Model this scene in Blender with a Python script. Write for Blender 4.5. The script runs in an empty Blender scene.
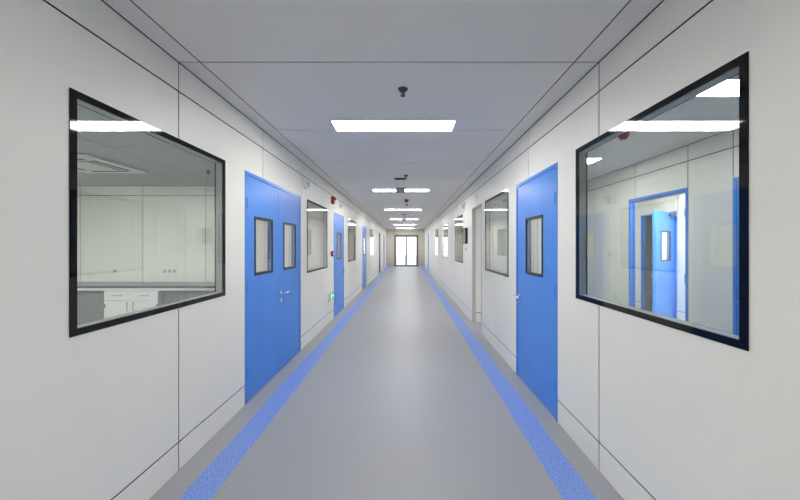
import bpy, bmesh, math, random
from mathutils import Vector, Matrix

# ------------------------------------------------------------------ camera, world, exposure
scene = bpy.context.scene
COL = scene.collection
F = 314.0                                   # focal length in pixels of the 800 px wide frame
cam_d = bpy.data.cameras.new('camera')
cam_d.sensor_fit = 'HORIZONTAL'
cam_d.sensor_width = 36.0
cam_d.lens = 36.0 * F / 800.0
cam_d.shift_x = -7.0 / 800.0
cam_d.shift_y = -4.0 / 800.0
cam_d.clip_start = 0.02
cam = bpy.data.objects.new('camera', cam_d)
cam.location = (0, 0, 1.43)
cam.rotation_euler = (math.pi / 2, 0, 0)
COL.objects.link(cam)
scene.camera = cam

world = bpy.data.worlds.new('world')
scene.world = world
world.use_nodes = True
bg = world.node_tree.nodes['Background']
bg.inputs['Color'].default_value = (0.90, 0.95, 1.0, 1)
bg.inputs['Strength'].default_value = 1.1

vs = scene.view_settings
vs.view_transform = 'Standard'
vs.look = 'None'
vs.exposure = 1.09
vs.gamma = 1.0
vs.use_curve_mapping = False

LAMP = 18.0                                 # radiance of the ceiling light diffusers

# ------------------------------------------------------------------ sizes
XL, XR, H = -1.4535, 1.2225, 2.6              # corridor faces and height
T = 0.06                                    # sandwich panel thickness
Y0, Y1 = -3.0, 21.8                         # corridor ends
ZB, ZT = 0.18, 2.415                        # skirting joint, header joint
MOD = 1.165                                 # panel module
GAP = 0.010

# ------------------------------------------------------------------ materials
def new_mat(name):
    m = bpy.data.materials.new(name)
    m.use_nodes = True
    nt = m.node_tree
    return m, nt, nt.nodes['Principled BSDF']

def plain(name, col, rough=0.5, metal=0.0, spec=0.5, emit=None, es=0.0):
    m, nt, b = new_mat(name)
    b.inputs['Base Color'].default_value = (*col, 1)
    b.inputs['Roughness'].default_value = rough
    b.inputs['Metallic'].default_value = metal
    b.inputs['Specular IOR Level'].default_value = spec
    if emit:
        b.inputs['Emission Color'].default_value = (*emit, 1)
        b.inputs['Emission Strength'].default_value = es
    return m

def noisy(name, c1, c2, scale, rough=0.5, spec=0.5, lo=0.35, hi=0.65, detail=3, bump=0.0):
    m, nt, b = new_mat(name)
    tc = nt.nodes.new('ShaderNodeTexCoord')
    geo = nt.nodes.new('ShaderNodeNewGeometry')
    no = nt.nodes.new('ShaderNodeTexNoise')
    no.inputs['Scale'].default_value = scale
    no.inputs['Detail'].default_value = detail
    nt.links.new(geo.outputs['Position'], no.inputs['Vector'])
    cr = nt.nodes.new('ShaderNodeValToRGB')
    cr.color_ramp.elements[0].position = lo
    cr.color_ramp.elements[1].position = hi
    cr.color_ramp.elements[0].color = (*c1, 1)
    cr.color_ramp.elements[1].color = (*c2, 1)
    nt.links.new(no.outputs['Fac'], cr.inputs['Fac'])
    nt.links.new(cr.outputs['Color'], b.inputs['Base Color'])
    b.inputs['Roughness'].default_value = rough
    b.inputs['Specular IOR Level'].default_value = spec
    if bump:
        bp = nt.nodes.new('ShaderNodeBump')
        bp.inputs['Strength'].default_value = bump
        bp.inputs['Distance'].default_value = 0.001
        nt.links.new(no.outputs['Fac'], bp.inputs['Height'])
        nt.links.new(bp.outputs['Normal'], b.inputs['Normal'])
    return m

def glass(name, tint, r0=0.05):
    """thin pane: straight-through transmission plus Schlick mirror reflection"""
    m = bpy.data.materials.new(name)
    m.use_nodes = True
    nt = m.node_tree
    nt.nodes.clear()
    out = nt.nodes.new('ShaderNodeOutputMaterial')
    mix = nt.nodes.new('ShaderNodeMixShader')
    tr = nt.nodes.new('ShaderNodeBsdfTransparent')
    tr.inputs['Color'].default_value = (*tint, 1)
    gl = nt.nodes.new('ShaderNodeBsdfGlossy')
    gl.inputs['Roughness'].default_value = 0.0
    gl.inputs['Color'].default_value = (1, 1, 1, 1)
    lw = nt.nodes.new('ShaderNodeLayerWeight')
    lw.inputs['Blend'].default_value = 0.5
    pw = nt.nodes.new('ShaderNodeMath'); pw.operation = 'POWER'; pw.inputs[1].default_value = 5.0
    ma = nt.nodes.new('ShaderNodeMath'); ma.operation = 'MULTIPLY_ADD'
    ma.inputs[1].default_value = 1 - r0
    ma.inputs[2].default_value = r0
    nt.links.new(lw.outputs['Facing'], pw.inputs[0])
    nt.links.new(pw.outputs[0], ma.inputs[0])
    nt.links.new(ma.outputs[0], mix.inputs['Fac'])
    nt.links.new(tr.outputs[0], mix.inputs[1])
    nt.links.new(gl.outputs[0], mix.inputs[2])
    nt.links.new(mix.outputs[0], out.inputs['Surface'])
    return m

M = {}
M['panel'] = noisy('wall_panel_enamel', (0.815, 0.808, 0.765), (0.83, 0.823, 0.78), 3.0, 0.42, 0.35)
M['ceil'] = noisy('ceiling_panel_enamel', (0.82, 0.80, 0.765), (0.835, 0.815, 0.78), 2.0, 0.5, 0.3)
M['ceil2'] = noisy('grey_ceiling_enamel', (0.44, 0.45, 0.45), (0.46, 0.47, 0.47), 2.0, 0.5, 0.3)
M['joint'] = plain('black_joint_gasket', (0.012, 0.012, 0.013), 0.7, 0, 0.2)
M['floor'] = noisy('grey_speckled_vinyl', (0.285, 0.295, 0.325), (0.385, 0.395, 0.425), 130.0, 0.42, 0.35, 0.3, 0.7, 4)
M['stripe'] = noisy('blue_speckled_vinyl', (0.085, 0.19, 0.60), (0.30, 0.43, 0.85), 120.0, 0.42, 0.35, 0.38, 0.62, 4)
M['blue'] = noisy('blue_door_enamel', (0.062, 0.245, 0.76), (0.068, 0.26, 0.79), 4.0, 0.33, 0.4)
M['black'] = plain('black_glossy_glass_border', (0.004, 0.004, 0.005), 0.04, 0, 0.33)
M['blackm'] = plain('black_satin_plastic', (0.015, 0.015, 0.017), 0.4)
M['alu'] = plain('grey_aluminium', (0.36, 0.37, 0.37), 0.45, 0.2)
M['chrome'] = plain('brushed_chrome', (0.72, 0.72, 0.73), 0.22, 1.0)
M['glass'] = glass('window_glass', (0.955, 0.972, 0.962), 0.04)
M['glassc'] = glass('clear_glass', (0.975, 0.985, 0.98), 0.04)
M['lamp'] = plain('lit_diffuser', (0.9, 0.9, 0.9), 0.5, 0, 0.2, (1.0, 0.975, 0.935), LAMP)
M['white'] = plain('white_plastic', (0.78, 0.78, 0.78), 0.4)
M['grey'] = plain('mid_grey_metal', (0.30, 0.31, 0.32), 0.45, 0.2)
M['dgrey'] = plain('dark_grey_metal', (0.07, 0.072, 0.075), 0.5)
M['red'] = plain('red_alarm_plastic', (0.36, 0.025, 0.035), 0.4)
M['green'] = plain('green_sign_face', (0.10, 0.45, 0.23), 0.4, 0, 0.4, (0.1, 0.5, 0.25), 0.1)
M['signw'] = plain('white_sign_figure', (0.85, 0.9, 0.85), 0.4, 0, 0.4, (0.8, 1.0, 0.85), 0.5)
M['tan'] = plain('beige_enamel', (0.55, 0.52, 0.44), 0.5)
M['worktop'] = noisy('grey_worktop', (0.30, 0.31, 0.325), (0.34, 0.35, 0.365), 60.0, 0.4)
M['cab'] = plain('white_cabinet_enamel', (0.66, 0.67, 0.68), 0.4)
M['kick'] = plain('grey_bench_back', (0.20, 0.205, 0.21), 0.6)
M['roomfloor'] = noisy('grey_room_vinyl', (0.25, 0.26, 0.27), (0.32, 0.33, 0.34), 110.0, 0.45, 0.35)
M['concrete'] = noisy('pale_paving', (0.50, 0.49, 0.47), (0.60, 0.59, 0.57), 6.0, 0.8, 0.2)

# ------------------------------------------------------------------ mesh helpers
class MB:
    """collects boxes, tubes and rings into ONE mesh"""
    def __init__(s):
        s.bm = bmesh.new()
    def box(s, x0, x1, y0, y1, z0, z1, bev=0.0, rot=None):
        g = bmesh.ops.create_cube(s.bm, size=1.0)
        vv = g['verts']
        c = Vector(((x0+x1)/2, (y0+y1)/2, (z0+z1)/2))
        sc = Vector((x1-x0, y1-y0, z1-z0))
        for v in vv:
            v.co = Vector((v.co.x*sc.x, v.co.y*sc.y, v.co.z*sc.z))
            if rot is not None: v.co = rot @ v.co
            v.co += c
        if bev:
            ed = list({e for v in vv for e in v.link_edges})
            bmesh.ops.bevel(s.bm, geom=ed, offset=bev, segments=2, affect='EDGES', profile=0.5)
        return s
    def cyl(s, a, b, r, r2=None, n=16):
        a, b = Vector(a), Vector(b)
        d = b - a
        q = d.to_track_quat('Z', 'Y').to_matrix().to_4x4()
        m = Matrix.Translation((a+b)/2) @ q
        bmesh.ops.create_cone(s.bm, cap_ends=True, segments=n, radius1=r, radius2=r if r2 is None else r2, depth=d.length, matrix=m)
        return s
    def tube(s, pts, r, n=10):
        for i in range(len(pts)-1):
            s.cyl(pts[i], pts[i+1], r, n=n)
        for p in pts[1:-1]:
            bmesh.ops.create_uvsphere(s.bm, u_segments=n, v_segments=6, radius=r, matrix=Matrix.Translation(Vector(p)))
        return s
    def lathe(s, c, prof, n=20, axis='Z'):
        """prof: list of (radius, height along axis)"""
        c = Vector(c); rings = []
        for (r, h) in prof:
            ring = []
            for i in range(n):
                t = 2*math.pi*i/n
                if axis == 'Z': p = Vector((r*math.cos(t), r*math.sin(t), h))
                else: p = Vector((h, r*math.cos(t), r*math.sin(t)))
                ring.append(s.bm.verts.new(c+p))
            rings.append(ring)
        for a, b in zip(rings, rings[1:]):
            for i in range(n):
                s.bm.faces.new((a[i], a[(i+1) % n], b[(i+1) % n], b[i]))
        s.bm.faces.new(rings[0]); s.bm.faces.new(rings[-1])
        return s
    def cells(s, axis, w0, w1, us, vs_, keep):
        """extruded grid: us, vs_ break lists, keep(i,j) -> bool; only outer faces"""
        bm = s.bm; cache = {}
        def V(i, j, k):
            key = (i, j, k)
            if key not in cache:
                u, v, w = us[i], vs_[j], (w0, w1)[k]
                cache[key] = bm.verts.new({'x': (w, u, v), 'y': (u, w, v), 'z': (u, v, w)}[axis])
            return cache[key]
        nu, nv = len(us)-1, len(vs_)-1
        K = lambda i, j: 0 <= i < nu and 0 <= j < nv and keep(i, j)
        for i in range(nu):
            for j in range(nv):
                if not K(i, j): continue
                for k in (0, 1):
                    bm.faces.new((V(i, j, k), V(i+1, j, k), V(i+1, j+1, k), V(i, j+1, k)))
                if not K(i-1, j): bm.faces.new((V(i, j, 0), V(i, j+1, 0), V(i, j+1, 1), V(i, j, 1)))
                if not K(i+1, j): bm.faces.new((V(i+1, j, 0), V(i+1, j+1, 0), V(i+1, j+1, 1), V(i+1, j, 1)))
                if not K(i, j-1): bm.faces.new((V(i, j, 0), V(i+1, j, 0), V(i+1, j, 1), V(i, j, 1)))
                if not K(i, j+1): bm.faces.new((V(i, j+1, 0), V(i+1, j+1, 0), V(i+1, j+1, 1), V(i, j+1, 1)))
        return s
    def build(s, name, mat, parent=None, smooth=False, origin=None):
        bm = s.bm
        bmesh.ops.recalc_face_normals(bm, faces=bm.faces[:])
        if origin is None:
            co = [v.co for v in bm.verts]
            lo = Vector([min(c[i] for c in co) for i in range(3)])
            hi = Vector([max(c[i] for c in co) for i in range(3)])
            origin = (lo+hi)/2
            origin.z = lo.z
        origin = Vector(origin)
        for v in bm.verts: v.co -= origin
        me = bpy.data.meshes.new(name)
        bm.to_mesh(me); bm.free()
        if smooth:
            for p in me.polygons: p.use_smooth = True
            try: me.set_sharp_from_angle(angle=math.radians(40))
            except Exception: pass
        me.materials.append(mat)
        o = bpy.data.objects.new(name, me)
        COL.objects.link(o)
        o.location = origin
        if parent is not None:
            o.parent = parent
            o.location = origin - wloc(parent)
        return o

def wloc(o):
    p = Vector(o.location)
    while o.parent is not None:
        o = o.parent; p = p + Vector(o.location)
    return p

def empty(name, loc):
    o = bpy.data.objects.new(name, None)
    o.empty_display_size = 0.1
    o.location = loc
    COL.objects.link(o)
    return o

def tag(o, label, cat, group=None):
    o['label'] = label; o['category'] = cat
    if group: o['group'] = group
    return o

def struct(o, label, cat):
    o['kind'] = 'structure'; o['label'] = label; o['category'] = cat
    return o

def cellobj(name, axis, w0, w1, u0, u1, v0, v1, holes, mat, parent=None, bev=0.0):
    us = sorted({u0, u1} | {min(max(h[k], u0), u1) for h in holes for k in (0, 1)})
    vv = sorted({v0, v1} | {min(max(h[k], v0), v1) for h in holes for k in (2, 3)})
    def keep(i, j):
        cu, cv = (us[i]+us[i+1])/2, (vv[j]+vv[j+1])/2
        return not any(h[0] < cu < h[1] and h[2] < cv < h[3] for h in holes)
    if not any(keep(i, j) for i in range(len(us)-1) for j in range(len(vv)-1)):
        return None
    return MB().cells(axis, w0, w1, us, vv, keep).build(name, mat, parent)

def panel_wall(name, axis, w0, w1, ubreaks, holes, label, mat='panel', vbreaks=(0.0, ZB, ZT, H), names=('skirting_panel', 'wall_panel', 'header_panel')):
    """black joint core with every enamelled panel as a child"""
    u0, u1 = ubreaks[0], ubreaks[-1]
    big = [(h[0]-0.012, h[1]+0.012, h[2]-0.012 if h[2] > 0.02 else -1, h[3]+0.012) for h in holes]
    core = cellobj(name, axis, w0+0.0035, w1-0.0035, u0, u1, -0.015, vbreaks[-1]+0.028, big, M['joint'])
    struct(core, label, 'wall')
    for a, b in zip(ubreaks, ubreaks[1:]):
        for n, (c, d) in zip(names, zip(vbreaks, vbreaks[1:])):
            lo = c + (GAP/2 if c > 0 else 0.001)
            hi = d - (GAP/2 if d < vbreaks[-1] else 0.004)
            hs = [(h[0], h[1], h[2] if h[2] > 0.02 else -1, h[3]) for h in holes if h[0] < b and h[1] > a and h[2] < d and h[3] > c]
            cellobj(n, axis, w0, w1, a+GAP/2, b-GAP/2, lo, hi, hs, M[mat], core)
    return core

def panel_ceiling(name, xb, yb, holes, label, mat='ceil', over=0.0):
    core = cellobj(name, 'z', H+0.0035, H+0.034, xb[0]-over, xb[-1]+over, yb[0], yb[-1], holes, M['joint'])
    struct(core, label, 'ceiling')
    for a, b in zip(xb, xb[1:]):
        for c, d in zip(yb, yb[1:]):
            hs = [h for h in holes if h[0] < b and h[1] > a and h[2] < d and h[3] > c]
            cellobj('ceiling_panel', 'z', H, H+0.05, a+GAP/2, b-GAP/2, c+GAP/2, d-GAP/2, hs, M[mat], core)
    return core

def breaks(a, b, start, step):
    k = math.ceil((a-start)/step + 0.05)
    r = [a]
    while start+k*step < b-0.05:
        r.append(start+k*step); k += 1
    return r+[b]

# ------------------------------------------------------------------ openings
WZL, WZR = (1.035, 2.113), (1.053, 2.127)
DZ = 2.11
left_windows = [(1.35, 2.508), (4.56, 5.72), (7.73, 8.85), (12.4, 13.5)]
right_windows = [(1.122, 2.27), (3.78, 4.90), (6.86, 7.98), (9.4, 10.5), (12.4, 13.5)]
left_doors = [(2.812, 4.285, 'double'), (6.23, 7.22, 'single'), (10.2, 11.19, 'single'), (16.2, 17.17, 'dark'), (19.3, 20.27, 'single')]
right_doors = [(2.548, 3.51, 'single'), (17.4, 18.37, 'single')]
OPEN_R = (5.14, 5.88)
YB = breaks(Y0, Y1, 2.0, MOD)

# ------------------------------------------------------------------ floor
fl = MB()
for a, b in ((XL-0.06, -1.29), (-1.109, 0.883), (1.074, XR+0.06)):
    fl.box(a, b, Y0-0.06, Y1+0.06, -0.05, 0.0)
floor = struct(fl.build('floor', M['floor']), 'grey speckled vinyl corridor floor with two blue border strips', 'floor')
for a, b in ((-1.29, -1.109), (0.883, 1.074)):
    MB().box(a, b, Y0-0.06, Y1+0.06, -0.05, 0.0).build('border_strip', M['stripe'], floor)['label'] = 'blue speckled vinyl border strip'
fl2 = MB().box(-7.1, XL-0.06, -0.8, Y1, -0.05, -0.001).build('floor_left_rooms', M['roomfloor'])
struct(fl2, 'grey vinyl floor of the rooms behind the left corridor wall', 'floor')
fl3 = MB().box(XR+0.06, 7.06, -0.8, Y1, -0.05, -0.001).build('floor_right_rooms', M['roomfloor'])
struct(fl3, 'grey vinyl floor of the rooms behind the right corridor wall', 'floor')
gd = MB().box(-12, 12, Y1+0.06, 50, -0.08, -0.02).build('ground_outside', M['concrete'])
struct(gd, 'pale paving outside the glazed end door', 'ground')

# ------------------------------------------------------------------ ceilings and their lights
LX = (-0.717, 0.462)
LY = [-0.48 + 3.54*k for k in range(7)]
lights = [(LX[0], LX[1], y-0.138, y+0.138) for y in LY]
panel_ceiling('ceiling', [XL, -1.317, 1.066, XR], YB, lights, 'grey white panel ceiling of the corridor with dark joints', over=0.06)

l1_fill_lights = [(x, x+1.18, y, y+0.29) for x in (-4.75, -6.6) for y in (0.4, 1.6, 2.8)]  # out of view, added to brighten the bench room
panel_ceiling('ceiling_left_room', [-6.95, -5.9, -3.52, -2.0, XL-T], [-0.7, 1.33, 2.51, 3.69, 4.87, 6.12], l1_fill_lights, 'panel ceiling of the room behind the first left corridor window', mat='ceil2')
l2_fill_lights = [(-3.6, -2.42, y, y+0.29) for y in (8.0, 12.0, 16.0)]  # panels added to light the far left room shells
panel_ceiling('ceiling_left_far_rooms', [-4.5, XL-T], [6.18, 10, 14, 18, Y1], l2_fill_lights, 'plain ceiling of the rooms farther along the left wall')
r1_lights = [(2.08, 2.68, 2.19, 2.46), (2.03, 2.61, 4.17, 4.47)]
panel_ceiling('ceiling_right_room', [XR+T, 3.25], [-0.7, 0.82, 2.0, 3.18, 4.36, 5.88], r1_lights, 'panel ceiling of the room behind the first right corridor window')
r2_fill_lights = [(1.7, 2.88, y, y+0.29) for y in (8.0, 12.0, 16.0)]  # panels added to light the far right room shells
panel_ceiling('ceiling_right_far_rooms', [XR+T, 3.25], [5.94, 10, 14, 18, Y1], r2_fill_lights, 'plain ceiling of the rooms farther along the right wall')
rb_fill_lights = [(3.6, 5.0, y, y+0.33) for y in (3.0, 4.0, 5.0)]  # panels added and sized to brighten the half open leaf and its wall
panel_ceiling('ceiling_annex', [3.31, 5.2], [2.5, 4.86, 7.2], rb_fill_lights, 'plain ceiling of the small room behind the open blue door frame')

def ceiling_light(r, label, group=None):
    cx, cy = (r[0]+r[1])/2, (r[2]+r[3])/2
    t = empty('ceiling_light', (cx, cy, H-0.004))
    g = 0.012
    MB().cells('z', H-0.004, H+0.02, [r[0]+.0005, r[0]+g, r[1]-g, r[1]-.0005], [r[2]+.0005, r[2]+g, r[3]-g, r[3]-.0005], lambda i, j: (i, j) != (1, 1)).build('trim_frame', M['white'], t)
    MB().box(r[0]+g, r[1]-g, r[2]+g, r[3]-g, H-0.002, H+0.01).build('diffuser', M['lamp'], t)
    MB().box(r[0]+.002, r[1]-.002, r[2]+.002, r[3]-.002, H+0.021, H+0.075).build('housing', M['grey'], t)
    tag(t, label, 'ceiling light', group)
    return t

for k, r in enumerate(lights):
    if k == 0: ceiling_light(r, 'long lit ceiling panel in the corridor, next to the seam before the black framed windows')
    elif k == 1: ceiling_light(r, 'large lit ceiling panel just beyond the bare sprinkler, between the blue double and single doors')
    elif k == 2: ceiling_light(r, 'long lit ceiling panel behind the hanging grey box')
    elif k == 3: ceiling_light(r, 'lit ceiling panel just beyond the red ceiling alarm')
    elif k == 4: ceiling_light(r, 'lit ceiling panel just beyond the second, farther hanging grey box')
    elif k == 5: ceiling_light(r, 'lit corridor ceiling panel, last but one before the glazed end door')
    else: ceiling_light(r, 'lit corridor ceiling panel right in front of the glazed end door')
for r in l1_fill_lights: ceiling_light(r, 'unseen fill light panel added in the room with the grey topped bench', 'bench room fill lights')
for r in l2_fill_lights: ceiling_light(r, 'fill light panel added in the rooms past the left exit sign', 'left far room fill lights')
ceiling_light(r1_lights[0], 'lit ceiling panel in the right side room, in front of the red ceiling alarm')
ceiling_light(r1_lights[1], 'small lit ceiling panel in the right side room, beyond its red ceiling alarm')
for r in r2_fill_lights: ceiling_light(r, 'fill light panel added in the rooms past the beige doorway', 'right far room fill lights')
for r in rb_fill_lights: ceiling_light(r, 'fill light panel added in the small room behind the open blue door frame', 'small room fill lights')

# ------------------------------------------------------------------ walls
def holes_for(wins, doors, WZ, extra=()):
    return [(a, b, WZ[0], WZ[1]) for a, b in wins] + [(d[0], d[1], 0.0, DZ) for d in doors] + list(extra)

panel_wall('wall_left', 'x', XL-T, XL, YB, holes_for(left_windows, left_doors, WZL), 'white enamelled panel wall with black joints along the blue double door')
panel_wall('wall_right', 'x', XR, XR+T, YB, holes_for(right_windows, right_doors, WZR, [(OPEN_R[0], OPEN_R[1], 0.0, 2.14)]), 'white enamelled panel wall with black joints along the blue single door')
ED = (-0.868, 0.764)
panel_wall('wall_end', 'y', Y1, Y1+T, [XL, ED[0]-0.02, ED[1]+0.02, XR], [(ED[0], ED[1], 0.0, 2.2)], 'beige end wall around the bright glazed door', mat='tan')
panel_wall('wall_back', 'y', Y0-T, Y0, [XL, -0.26, 0.92, XR], [], 'white panel wall closing the corridor opposite the glazed door')
panel_wall('wall_left_room_end', 'y', 6.12, 6.18, [-6.95, -6.37, -5.15, -3.93, -2.71, XL-T], [], 'white panel wall behind the grey topped bench')
panel_wall('wall_left_room_side', 'x', -7.01, -6.95, breaks(-0.7, 6.12, 0.4, MOD), [], 'white panel wall at the outer side of the bench room')
panel_wall('wall_left_room_near', 'y', -0.76, -0.7, [-6.95, -5.11, -3.89, -2.67, XL-T], [], 'white panel wall facing the grey topped bench')
panel_wall('wall_left_far_rooms', 'x', -4.56, -4.5, breaks(6.18, Y1, 7.0, MOD), [], 'white panel wall deep in the rooms past the left exit sign')
panel_wall('wall_left_far_end', 'y', Y1, Y1+T, [-4.5, -3, XL-T], [], 'white panel wall ending the far left rooms')
OD = (3.632, 4.597)
CD = (2.16, 3.13)
panel_wall('wall_right_room_side', 'x', 3.25, 3.31, [-0.7, 0.75, 1.93, 3.13, 3.634, 4.476, 5.66, 6.8, 8, 9.2, 10.4, 11.6, 12.8, 14, 15.2, 16.4, 17.6, 18.8, 20, Y1],
           [(OD[0], OD[1], 0, DZ), (CD[0], CD[1], 0, DZ)], 'white panel wall with the open blue door frame, in the right side room')
panel_wall('wall_right_room_end', 'y', 5.88, 5.94, [XR+T-0.001, 2.44, 3.25], [], 'beige white partition seen through the open doorway', mat='panel')
panel_wall('wall_right_room_near', 'y', -0.76, -0.7, [XR+T, 2.44, 3.25], [], 'white panel wall at the near end of the right side room')
panel_wall('wall_right_far_end', 'y', Y1, Y1+T, [XR+T, 2.4, 3.25], [], 'white panel wall ending the far right rooms')
AD = (6.05, 6.98)
panel_wall('wall_annex_side', 'x', 5.2, 5.26, [2.5, 3.68, 4.86, 6.04, 7.2], [(AD[0], AD[1], 0, DZ)], 'white panel wall behind the half open blue door leaf')
panel_wall('wall_annex_near', 'y', 2.44, 2.5, [3.31, 4.3, 5.2], [], 'white panel wall at the near end of the small room')
panel_wall('wall_annex_end', 'y', 7.2, 7.26, [3.31, 4.3, 5.26], [], 'white panel wall at the far end of the small room')

ADDED_OPENING = (8.2, 8.9, 1.0, 2.05)  # opening added where the leaf's vision pane looks, to make it bright
panel_wall('wall_store_side', 'x', 7.0, 7.06, [5.5, 6.68, 7.86, 9.04, 9.8], [ADDED_OPENING], 'white panel wall with an added daylight opening beyond the half open leaf')
panel_wall('wall_store_near', 'y', 5.44, 5.5, [5.26, 6.2, 7.0], [], 'white panel wall at the near end of the store')
panel_wall('wall_store_end', 'y', 9.8, 9.86, [5.2, 6.2, 7.0], [], 'white panel wall at the far end of the store')
panel_wall('wall_store_inner', 'x', 5.2, 5.26, [7.26, 8.5, 9.8], [], 'white panel wall between the store and the rooms before it')
panel_ceiling('ceiling_store', [5.26, 7.0], [5.5, 7.5, 9.8], [], 'plain ceiling of the store with the added daylight opening')

# ------------------------------------------------------------------ windows
wn = [0]
def ring(mb, axis, w0, w1, u0, u1, v0, v1, g):
    return mb.cells(axis, w0, w1, [u0, u0+g, u1-g, u1], [v0, v0+g, v1-g, v1], lambda i, j: (i, j) != (1, 1))

def window(side, y0, y1, label):
    """flush double glazed panel window: black printed border on both panes, grey spacer between"""
    wn[0] += 1
    f, s = (XL, -1) if side == 'L' else (XR, 1)        # s points away from the corridor
    z0, z1 = WZL if side == 'L' else WZR
    t = empty('window_%d' % wn[0], (f + s*T/2, (y0+y1)/2, z0))
    g = 0.030
    def w(a, b): return tuple(sorted((f+s*a, f+s*b)))
    e = 0.0006
    ring(MB(), 'x', *w(-0.004, 0.006), y0+e, y1-e, z0+e, z1-e, g).build('window_frame', M['black'], t)
    ring(MB(), 'x', *w(T-0.006, T+0.004), y0+e, y1-e, z0+e, z1-e, g).build('window_frame', M['black'], t)
    ring(MB(), 'x', *w(0.0065, T-0.0065), y0+0.012, y1-0.012, z0+0.012, z1-0.012, g-0.010).build('spacer', M['alu'], t)
    MB().box(*w(-0.0035, 0.0015), y0+g, y1-g, z0+g, z1-g).build('glass_pane', M['glass'], t)
    MB().box(*w(T-0.0015, T+0.0035), y0+g, y1-g, z0+g, z1-g).build('glass_pane', M['glass'], t)
    struct(t, label, 'window')
    return t

lab_l = ['large black framed corridor window showing the grey topped bench', 'black framed window between the blue double door and the red call point',
         'black framed window past the blue single door with the exit sign', 'small looking black framed window deep along the left wall']
lab_r = ['large black framed corridor window showing the open blue door frame', 'black framed window between the blue single door and the beige doorway',
         'black framed window just past the black wall screen', 'narrow looking black framed window, second past the black wall screen', 'narrow looking black framed window, third past the black wall screen']
for (a, b), l in zip(left_windows, lab_l): window('L', a, b, l)
for (a, b), l in zip(right_windows, lab_r): window('R', a, b, l)

# ------------------------------------------------------------------ doors
dn = [0]
def leaf(parent, axis_x, s, y0, y1, handle_at, mat, hinge_at, label=None, vz=(1.15, 1.71), vw=0.40, rot=None):
    """one leaf in the plane x = axis_x (corridor face), thickness away along s; rot = (pivot_y, degrees)"""
    f = axis_x
    def w(a, b): return tuple(sorted((f+s*a, f+s*b)))
    TH = 0.042
    yc = (y0+y1)/2
    v0, v1 = yc-vw/2, yc+vw/2
    org = (f, y0 if hinge_at == 'lo' else y1, 0.006)
    lf = MB().cells('x', *w(0, TH), [y0, v0, v1, y1], [0.006, vz[0], vz[1], DZ-0.036], lambda i, j: (i, j) != (1, 1)).build('door_leaf', mat, parent, origin=org)
    g = 0.022
    e = 0.0
    fr = MB()
    ring(fr, 'x', *w(-0.005, 0.004), v0-0.004, v1+0.004, vz[0]-0.004, vz[1]+0.004, g)
    ring(fr, 'x', *w(TH-0.004, TH+0.005), v0-0.004, v1+0.004, vz[0]-0.004, vz[1]+0.004, g)
    fr.build('vision_frame', M['blackm'], lf)
    MB().box(*w(0.0, 0.004), v0+0.002, v1-0.002, vz[0]+0.002, vz[1]-0.002).build('vision_pane', M['glassc'], lf)
    MB().box(*w(TH-0.004, TH), v0+0.002, v1-0.002, vz[0]+0.002, vz[1]-0.002).build('vision_pane', M['glassc'], lf)
    if handle_at:
        hy = y0+0.06 if handle_at == 'lo' else y1-0.06
        d = 1 if handle_at == 'lo' else -1
        hz = 0.89
        mb = MB()
        for (base, q) in ((0.0, -1), (TH, 1)):
            X = lambda a: f + s*(base+q*a)
            mb.cyl((X(0), hy, hz), (X(0.008), hy, hz), 0.027, n=20)
            mb.cyl((X(0), hy, hz-0.085), (X(0.008), hy, hz-0.085), 0.024, n=20)
            mb.cyl((X(0.008), hy, hz-0.085), (X(0.012), hy, hz-0.085), 0.010, n=12)
            mb.tube([(X(0.004), hy, hz), (X(0.045), hy, hz), (X(0.052), hy+d*0.03, hz), (X(0.050), hy+d*0.13, hz-0.004)], 0.0095)
        mb.build('lever_handle', M['chrome'], lf, smooth=True)
    hg = y0 if hinge_at == 'lo' else y1
    for z in (0.28, 1.05, 1.82):
        MB().cyl((f-s*0.006, hg, z-0.05), (f-s*0.006, hg, z+0.05), 0.0055, n=10).build('hinge', mat, lf, smooth=True)
    if rot is not None:
        lf.rotation_euler.z = math.radians(rot)
    return lf

def door(f, s, y0, y1, kind, label, handle='hi', rot=None, mat=None):
    dn[0] += 1
    mt = mat or M['blue']
    t = empty('door_%d' % dn[0], (f+s*T/2, (y0+y1)/2, 0))
    def w(a, b): return tuple(sorted((f+s*a, f+s*b)))
    g = 0.032
    e = 0.0008
    MB().cells('x', *w(-0.004, T+0.004), [y0+e, y0+g, y1-g, y1-e], [0.0, DZ-g, DZ-e], lambda i, j: (i, j) != (1, 0)).build('door_frame', mt, t)
    # rebate stop behind the leaf
    MB().cells('x', *w(0.047, T), [y0+g, y0+g+0.014, y1-g-0.014, y1-g], [0.0, DZ-g-0.014, DZ-g], lambda i, j: (i, j) != (1, 0)).build('door_stop', mt, t)
    a, b = y0+g+0.004, y1-g-0.004
    if kind == 'double':
        m = (a+b)/2
        leaf(t, f+s*0.001, s, a, m-0.002, None, mt, 'lo')
        leaf(t, f+s*0.001, s, m+0.002, b, 'lo', mt, 'hi')
    else:
        leaf(t, f+s*0.001, s, a, b, handle, mt, 'lo' if handle == 'hi' else 'hi', rot=rot)
    struct(t, label, 'door')
    return t

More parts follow.
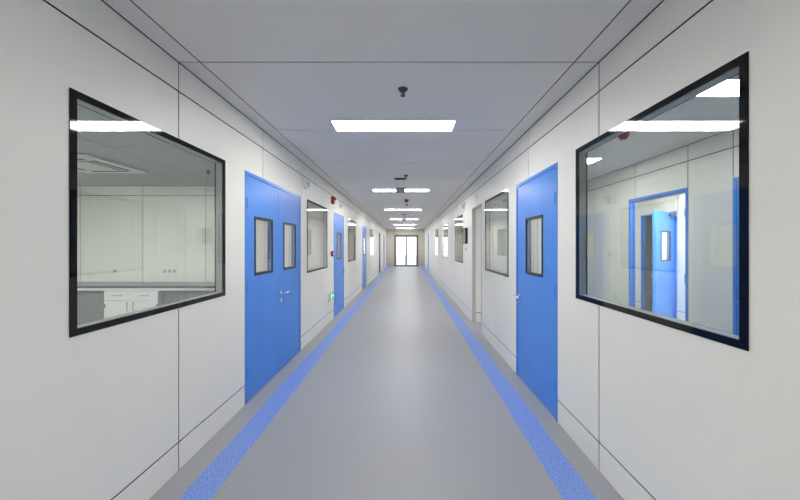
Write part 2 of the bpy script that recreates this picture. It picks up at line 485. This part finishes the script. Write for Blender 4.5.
door(XL, -1, *left_doors[0], 'tall blue double door with two small vision panels')
door(XL, -1, *left_doors[1], 'blue single door beside the green exit sign and red call point')
door(XL, -1, *left_doors[2], 'blue single door farther past the exit sign, second single one on its wall')
door(XL, -1, left_doors[3][0], left_doors[3][1], 'single', 'dark grey door near the far end of the corridor', mat=M['dgrey'])
door(XL, -1, left_doors[4][0], left_doors[4][1], 'single', 'blue door closest to the glazed end door')
door(XR, 1, *right_doors[0], 'blue single door between the two first right windows')
door(XR, 1, *right_doors[1], 'blue single door far along the wall of the beige doorway')
door(3.25, 1, OD[0], OD[1], 'single', 'blue door frame standing open in the right side room', handle='hi', rot=-92)
door(3.25, 1, CD[0], CD[1], 'single', 'closed blue door in the right side room next to the open frame')
door(5.2, 1, AD[0], AD[1], 'single', 'half open pale blue door leaf beyond the open blue frame', handle='hi', rot=121)
al = [c for c in bpy.data.objects['door_%d' % dn[0]].children if c.name.startswith('door_leaf')][0]
cl = MB().box(-0.045, 0.0, 0.06, 0.30, 1.99, 2.045, 0.006).build('door_closer', M['dgrey'])
cl.parent = al; cl.location = (-0.0225, 0.18, 1.985)

# beige lining of the open doorway
dn[0] += 1
t = empty('door_%d' % dn[0], (XR+T/2, sum(OPEN_R)/2, 0))
MB().cells('x', XR-0.004, XR+T+0.004, [OPEN_R[0]+.0008, OPEN_R[0]+0.03, OPEN_R[1]-0.012, OPEN_R[1]-.0008], [0.0, 2.11, 2.139], lambda i, j: (i, j) != (1, 0)).build('door_lining', M['tan'], t)
struct(t, 'open beige lined doorway in the corridor wall past the second window', 'doorway')

# glazed end door
dn[0] += 1
t = empty('door_%d' % dn[0], (sum(ED)/2, Y1+T/2, 0))
MB().cells('y', Y1-0.02, Y1+T, [ED[0]+.001, ED[0]+0.06, ED[1]-0.06, ED[1]-.001], [0.0, 2.13, 2.199], lambda i, j: (i, j) != (1, 0)).build('door_frame', M['dgrey'], t)
mid = sum(ED)/2
for a, b in ((ED[0]+0.064, mid-0.003), (mid+0.003, ED[1]-0.064)):
    lf = MB().cells('y', Y1+0.005, Y1+0.045, [a, a+0.05, b-0.05, b], [0.006, 0.1, 2.06, 2.125], lambda i, j: (i, j) != (1, 1)).build('door_leaf', M['dgrey'], t)
    MB().box(a+0.05, b-0.05, Y1+0.02, Y1+0.028, 0.1, 2.06).build('glass_pane', M['glassc'], lf)
    MB().tube([(a+0.02, Y1+0.004, 1.05), (a+0.02, Y1-0.05, 1.05), (b-0.02, Y1-0.05, 1.05), (b-0.02, Y1+0.004, 1.05)], 0.018).build('push_bar', M['grey'], lf, smooth=True)
struct(t, 'bright glazed double door in a dark frame at the corridor end', 'door')

# ------------------------------------------------------------------ ceiling fittings
def sprinkler(x, y, label, group=None, big=1.0):
    t = empty('sprinkler', (x, y, H-0.06))
    MB().lathe((x, y, H), [(0.012, 0.0), (0.038*big, -0.0), (0.036*big, -0.006), (0.018, -0.022), (0.008, -0.024)]).build('rosette', M['dgrey'], t, smooth=True)
    MB().cyl((x, y, H-0.045), (x, y, H-0.02), 0.006, n=12).box(x-0.016, x-0.012, y-0.003, y+0.003, H-0.05, H-0.018).box(x+0.012, x+0.016, y-0.003, y+0.003, H-0.05, H-0.018).build('bulb_frame', M['dgrey'], t)
    MB().cyl((x, y, H-0.054), (x, y, H-0.048), 0.017, n=14).build('deflector', M['dgrey'], t, smooth=True)
    tag(t, label, 'sprinkler', group)

sprinkler(-0.03, 2.34, 'grey pendant sprinkler head in front of the large ceiling light', big=1.0)
sprinkler(-0.017, 5.2, 'small sprinkler head beside the hanging grey box')
sprinkler(-0.01, 8.75, 'small sprinkler head just beyond the red corridor ceiling alarm')
sprinkler(-3.1, 4.9, 'small sprinkler head on the bench room ceiling')

def hanging_box(x, y, label):
    t = empty('hanging_box', (x, y, H-0.25))
    MB().box(x-0.10, x+0.09, y-0.03, y+0.03, H-0.025, H, 0.004).build('ceiling_mount', M['dgrey'], t)
    for dx in (-0.055, 0.055):
        MB().cyl((x+dx, y, H-0.17), (x+dx, y, H-0.02), 0.0035, n=8).build('rod', M['chrome'], t)
    MB().box(x-0.078, x+0.078, y-0.02, y+0.02, H-0.255, H-0.165, 0.006).build('box_body', M['grey'], t)
    tag(t, label, 'hanging box')
hanging_box(-0.115, 5.42, 'grey box hanging from the ceiling on rods before a light panel')
hanging_box(-0.11, 11.6, 'grey box hanging from the ceiling farther on, past the red ceiling alarm')

def ceiling_alarm(x, y, label, w=0.055, h=0.07):
    t = empty('ceiling_alarm', (x, y, H-h))
    mb = MB()
    mb.lathe((x, y, H), [(w*1.02, 0.0), (w*1.05, -0.012), (w*0.72, -h*0.8), (w*0.5, -h)], n=8)
    mb.build('alarm_body', M['red'], t)
    MB().cyl((x, y, H-h-0.012), (x, y, H-h+0.002), w*0.3, n=10).build('strobe_lens', M['white'], t)
    tag(t, label, 'alarm')
ceiling_alarm(-0.013, 7.9, 'small red alarm on the corridor ceiling between two light panels')
ceiling_alarm(2.24, 3.25, 'red alarm on the ceiling of the right side room')

# air conditioning cassette in the bench room
cx0, cx1, cy0, cy1 = -5.0, -4.05, 3.98, 4.93
t = empty('air_conditioner', ((cx0+cx1)/2, (cy0+cy1)/2, H-0.035))
body = MB().box(cx0, cx1, cy0, cy1, H-0.03, H, 0.012).build('fascia', M['white'], t)
for a, b, c, d in ((cx1-0.17, cx1-0.12, cy0+0.2, cy1-0.2), (cx0+0.12, cx0+0.17, cy0+0.2, cy1-0.2), (cx0+0.2, cx1-0.2, cy0+0.12, cy0+0.17), (cx0+0.2, cx1-0.2, cy1-0.17, cy1-0.12)):
    MB().box(a, b, c, d, H-0.034, H-0.028).build('outlet_slot', M['blackm'], t)
gr = MB().box(cx0+0.22, cx1-0.22, cy0+0.22, cy1-0.22, H-0.040, H-0.028, 0.004).build('intake_grille', M['alu'], t)
for k in range(9):
    y = cy0+0.26+k*0.0535
    MB().box(cx0+0.25, cx1-0.25, y, y+0.02, H-0.046, H-0.039).build('grille_slat', M['white'], gr)
tag(t, 'square four way air conditioner on the bench room ceiling', 'air conditioner')

# ------------------------------------------------------------------ wall fittings
def wall_speaker(side, y, z, label, group=None):
    f, s = (XL, 1) if side == 'L' else (XR, -1)
    t = empty('wall_speaker', (f, y, z-0.06))
    MB().lathe((f, y, z), [(0.062, 0.0), (0.062, s*0.02), (0.05, s*0.045), (0.02, s*0.05)], axis='X').build('housing', M['white'], t, smooth=True)
    MB().lathe((f+s*0.046, y, z), [(0.038, 0.0), (0.036, s*0.007), (0.012, s*0.010)], axis='X').build('grille', M['alu'], t, smooth=True)
    tag(t, label, 'speaker', group)
wall_speaker('L', 4.48, 2.305, 'small round white speaker above the window after the blue double door')
wall_speaker('L', 6.81, 2.32, 'small round white speaker above the blue door beside the exit sign')
wall_speaker('R', 6.66, 2.28, 'small round white speaker above the black wall screen')

# red sounder and call point at the first blue single door
y, z = 6.05, 2.31
t = empty('fire_sounder', (XL, y, z-0.07))
MB().box(XL, XL+0.055, y-0.05, y+0.05, z-0.072, z+0.072, 0.006).build('sounder_body', M['red'], t)
MB().box(XL+0.054, XL+0.085, y-0.03, y+0.03, z+0.0, z+0.055, 0.006).build('strobe_lens', M['red'], t)
tag(t, 'red fire sounder box high on the wall beside the blue door', 'fire alarm')
y, z = 6.04, 1.28
t = empty('call_point', (XL, y, z-0.05))
MB().box(XL, XL+0.04, y-0.045, y+0.045, z-0.05, z+0.05, 0.005).build('call_point_body', M['red'], t)
MB().box(XL+0.0395, XL+0.044, y-0.028, y+0.028, z-0.025, z+0.022).build('press_plate', M['white'], t)
tag(t, 'small red manual call point at chest height beside the blue door', 'fire alarm')

# low exit sign
y, z = 5.96, 0.475
t = empty('exit_sign', (XL, y, z-0.075))
MB().box(XL, XL+0.022, y-0.19, y+0.19, z-0.085, z+0.085, 0.004).build('sign_case', M['white'], t)
MB().box(XL+0.0215, XL+0.0245, y-0.175, y+0.175, z-0.07, z+0.07).build('sign_face', M['green'], t)
fg = MB()
X0, X1 = XL+0.024, XL+0.0265
fg.cyl((X0, y-0.01, z+0.043), (X1, y-0.01, z+0.043), 0.014, n=14)
def limb(ya, za, yb, zb, w):
    d = Vector((0, yb-ya, zb-za)); L = d.length
    a = math.atan2(zb-za, yb-ya)
    fg.box(X0, X1, (ya+yb)/2-L/2, (ya+yb)/2+L/2, (za+zb)/2-w/2, (za+zb)/2+w/2, rot=Matrix.Rotation(a, 3, 'X'))
limb(y-0.02, z+0.03, y-0.035, z-0.012, 0.022)
limb(y-0.02, z+0.024, y+0.018, z+0.005, 0.010)
limb(y-0.022, z+0.024, y-0.06, z+0.012, 0.010)
limb(y-0.034, z-0.010, y+0.002, z-0.024, 0.012)
limb(y+0.002, z-0.022, y-0.004, z-0.056, 0.011)
limb(y-0.036, z-0.012, y-0.055, z-0.04, 0.012)
limb(y-0.055, z-0.04, y-0.088, z-0.045, 0.011)
fg.build('running_figure', M['signw'], t)
fg = MB()
limb(y+0.06, z, y+0.13, z, 0.018)
limb(y+0.145, z, y+0.11, z+0.035, 0.018)
limb(y+0.145, z, y+0.11, z-0.035, 0.018)
fg.build('arrow', M['signw'], t)
tag(t, 'green and white exit sign low on the wall beside the blue door', 'exit sign')

# black wall screen and switch plate on the right wall
t = empty('wall_screen', (XR, 6.47, 1.48))
MB().box(XR-0.045, XR, 6.32, 6.62, 1.48, 1.80, 0.006).build('screen_case', M['blackm'], t)
MB().box(XR-0.047, XR-0.0445, 6.34, 6.60, 1.50, 1.78).build('screen_glass', M['black'], t)
tag(t, 'black wall mounted screen beside the beige doorway', 'screen')
t = empty('switch_plate', (XR, 6.47, 1.32))
MB().box(XR-0.012, XR, 6.425, 6.515, 1.32, 1.41, 0.003).build('plate', M['white'], t)
MB().box(XR-0.017, XR-0.0115, 6.445, 6.495, 1.335, 1.395, 0.002).build('rocker', M['alu'], t)
tag(t, 'white switch plate under the black wall screen', 'switch')

# ------------------------------------------------------------------ bench room furniture
BY0, BY1, BZ = 5.50, 6.115, 0.735
tb = MB().box(-6.94, -1.62, BY0-0.02, BY1, BZ-0.04, BZ, 0.004).build('worktop', M['worktop'])
MB().box(-6.94, -1.62, BY0-0.024, BY0-0.0205, BZ-0.036, BZ-0.004).build('edge_band', M['dgrey'], tb)
MB().box(-6.94, -1.62, BY0+0.0, BY0+0.02, BZ-0.085, BZ-0.0405).build('apron', M['cab'], tb)
for xa in (-6.93, -1.66):
    MB().box(xa, xa+0.04, BY0+0.03, BY0+0.07, 0.0, BZ-0.0405).build('leg', M['cab'], tb)
tag(tb, 'long grey worktop running along the white panel wall', 'worktop')

def cabinet(x0, x1, label):
    t = empty('bench_cabinet', ((x0+x1)/2, (BY0+BY1)/2, 0))
    z1 = BZ-0.0865
    MB().box(x0, x1, BY0+0.025, BY1-0.01, 0.08, z1).box(x0+0.02, x1-0.02, BY0+0.07, BY1-0.05, 0.0, 0.08).build('carcass', M['cab'], t)
    mid = (x0+x1)/2
    for a, b, hs in ((x0+0.004, mid-0.002, 1), (mid+0.002, x1-0.004, -1)):
        d = MB().box(a, b, BY0, BY0+0.024, z1-0.165, z1-0.008, 0.003).build('drawer', M['cab'], t)
        c = (a+b)/2
        MB().tube([(c-0.07, BY0+0.002, z1-0.085), (c-0.07, BY0-0.025, z1-0.085), (c+0.07, BY0-0.025, z1-0.085), (c+0.07, BY0+0.002, z1-0.085)], 0.006).build('handle', M['grey'], d, smooth=True)
        d = MB().box(a, b, BY0, BY0+0.024, 0.085, z1-0.171, 0.003).build('cabinet_door', M['cab'], t)
        hx = b-0.05 if hs == 1 else a+0.05
        MB().tube([(hx, BY0+0.002, z1-0.21), (hx, BY0-0.025, z1-0.21), (hx, BY0-0.025, z1-0.34), (hx, BY0+0.002, z1-0.34)], 0.006).build('handle', M['grey'], d, smooth=True)
        lx = a+0.012 if hs == 1 else b-0.012
        MB().box(lx-0.010, lx+0.010, BY0-0.006, BY0+0.001, z1-0.30, z1-0.24, 0.002).build('latch', M['dgrey'], d)
    tag(t, label, 'cabinet')

cabinet(-5.31, -4.36, 'white bench cabinet with two drawers over two doors, between two knee spaces')
cabinet(-2.75, -1.82, 'white bench cabinet beside the corridor wall, under the grey worktop')
def knee(x0, x1, label):
    t = MB().box(x0, x1, BY0+0.10, BY0+0.13, 0.0, BZ-0.087).build('modesty_panel', M['kick'])
    tag(t, label, 'panel')
knee(-6.88, -5.32, 'dark grey panel closing the knee space beside the outer room wall')
knee(-4.35, -2.76, 'dark grey panel closing the knee space between two bench cabinets')

def socket(x, label, n=2):
    t = empty('wall_socket', (x, 6.12, 0.90))
    w = 0.09*n
    MB().box(x-w/2, x+w/2, 6.108, 6.12, 0.90, 0.985, 0.003).build('plate', M['white'], t)
    for k in range(n):
        c = x-w/2+0.045+k*0.09
        MB().box(c-0.028, c+0.028, 6.106, 6.109, 0.912, 0.972).build('socket_face', M['alu'], t)
    tag(t, label, 'socket')
socket(-4.62, 'white triple wall socket above the worktop, beside the panel joint', 3)
socket(-5.68, 'white single wall socket above the worktop', 1)
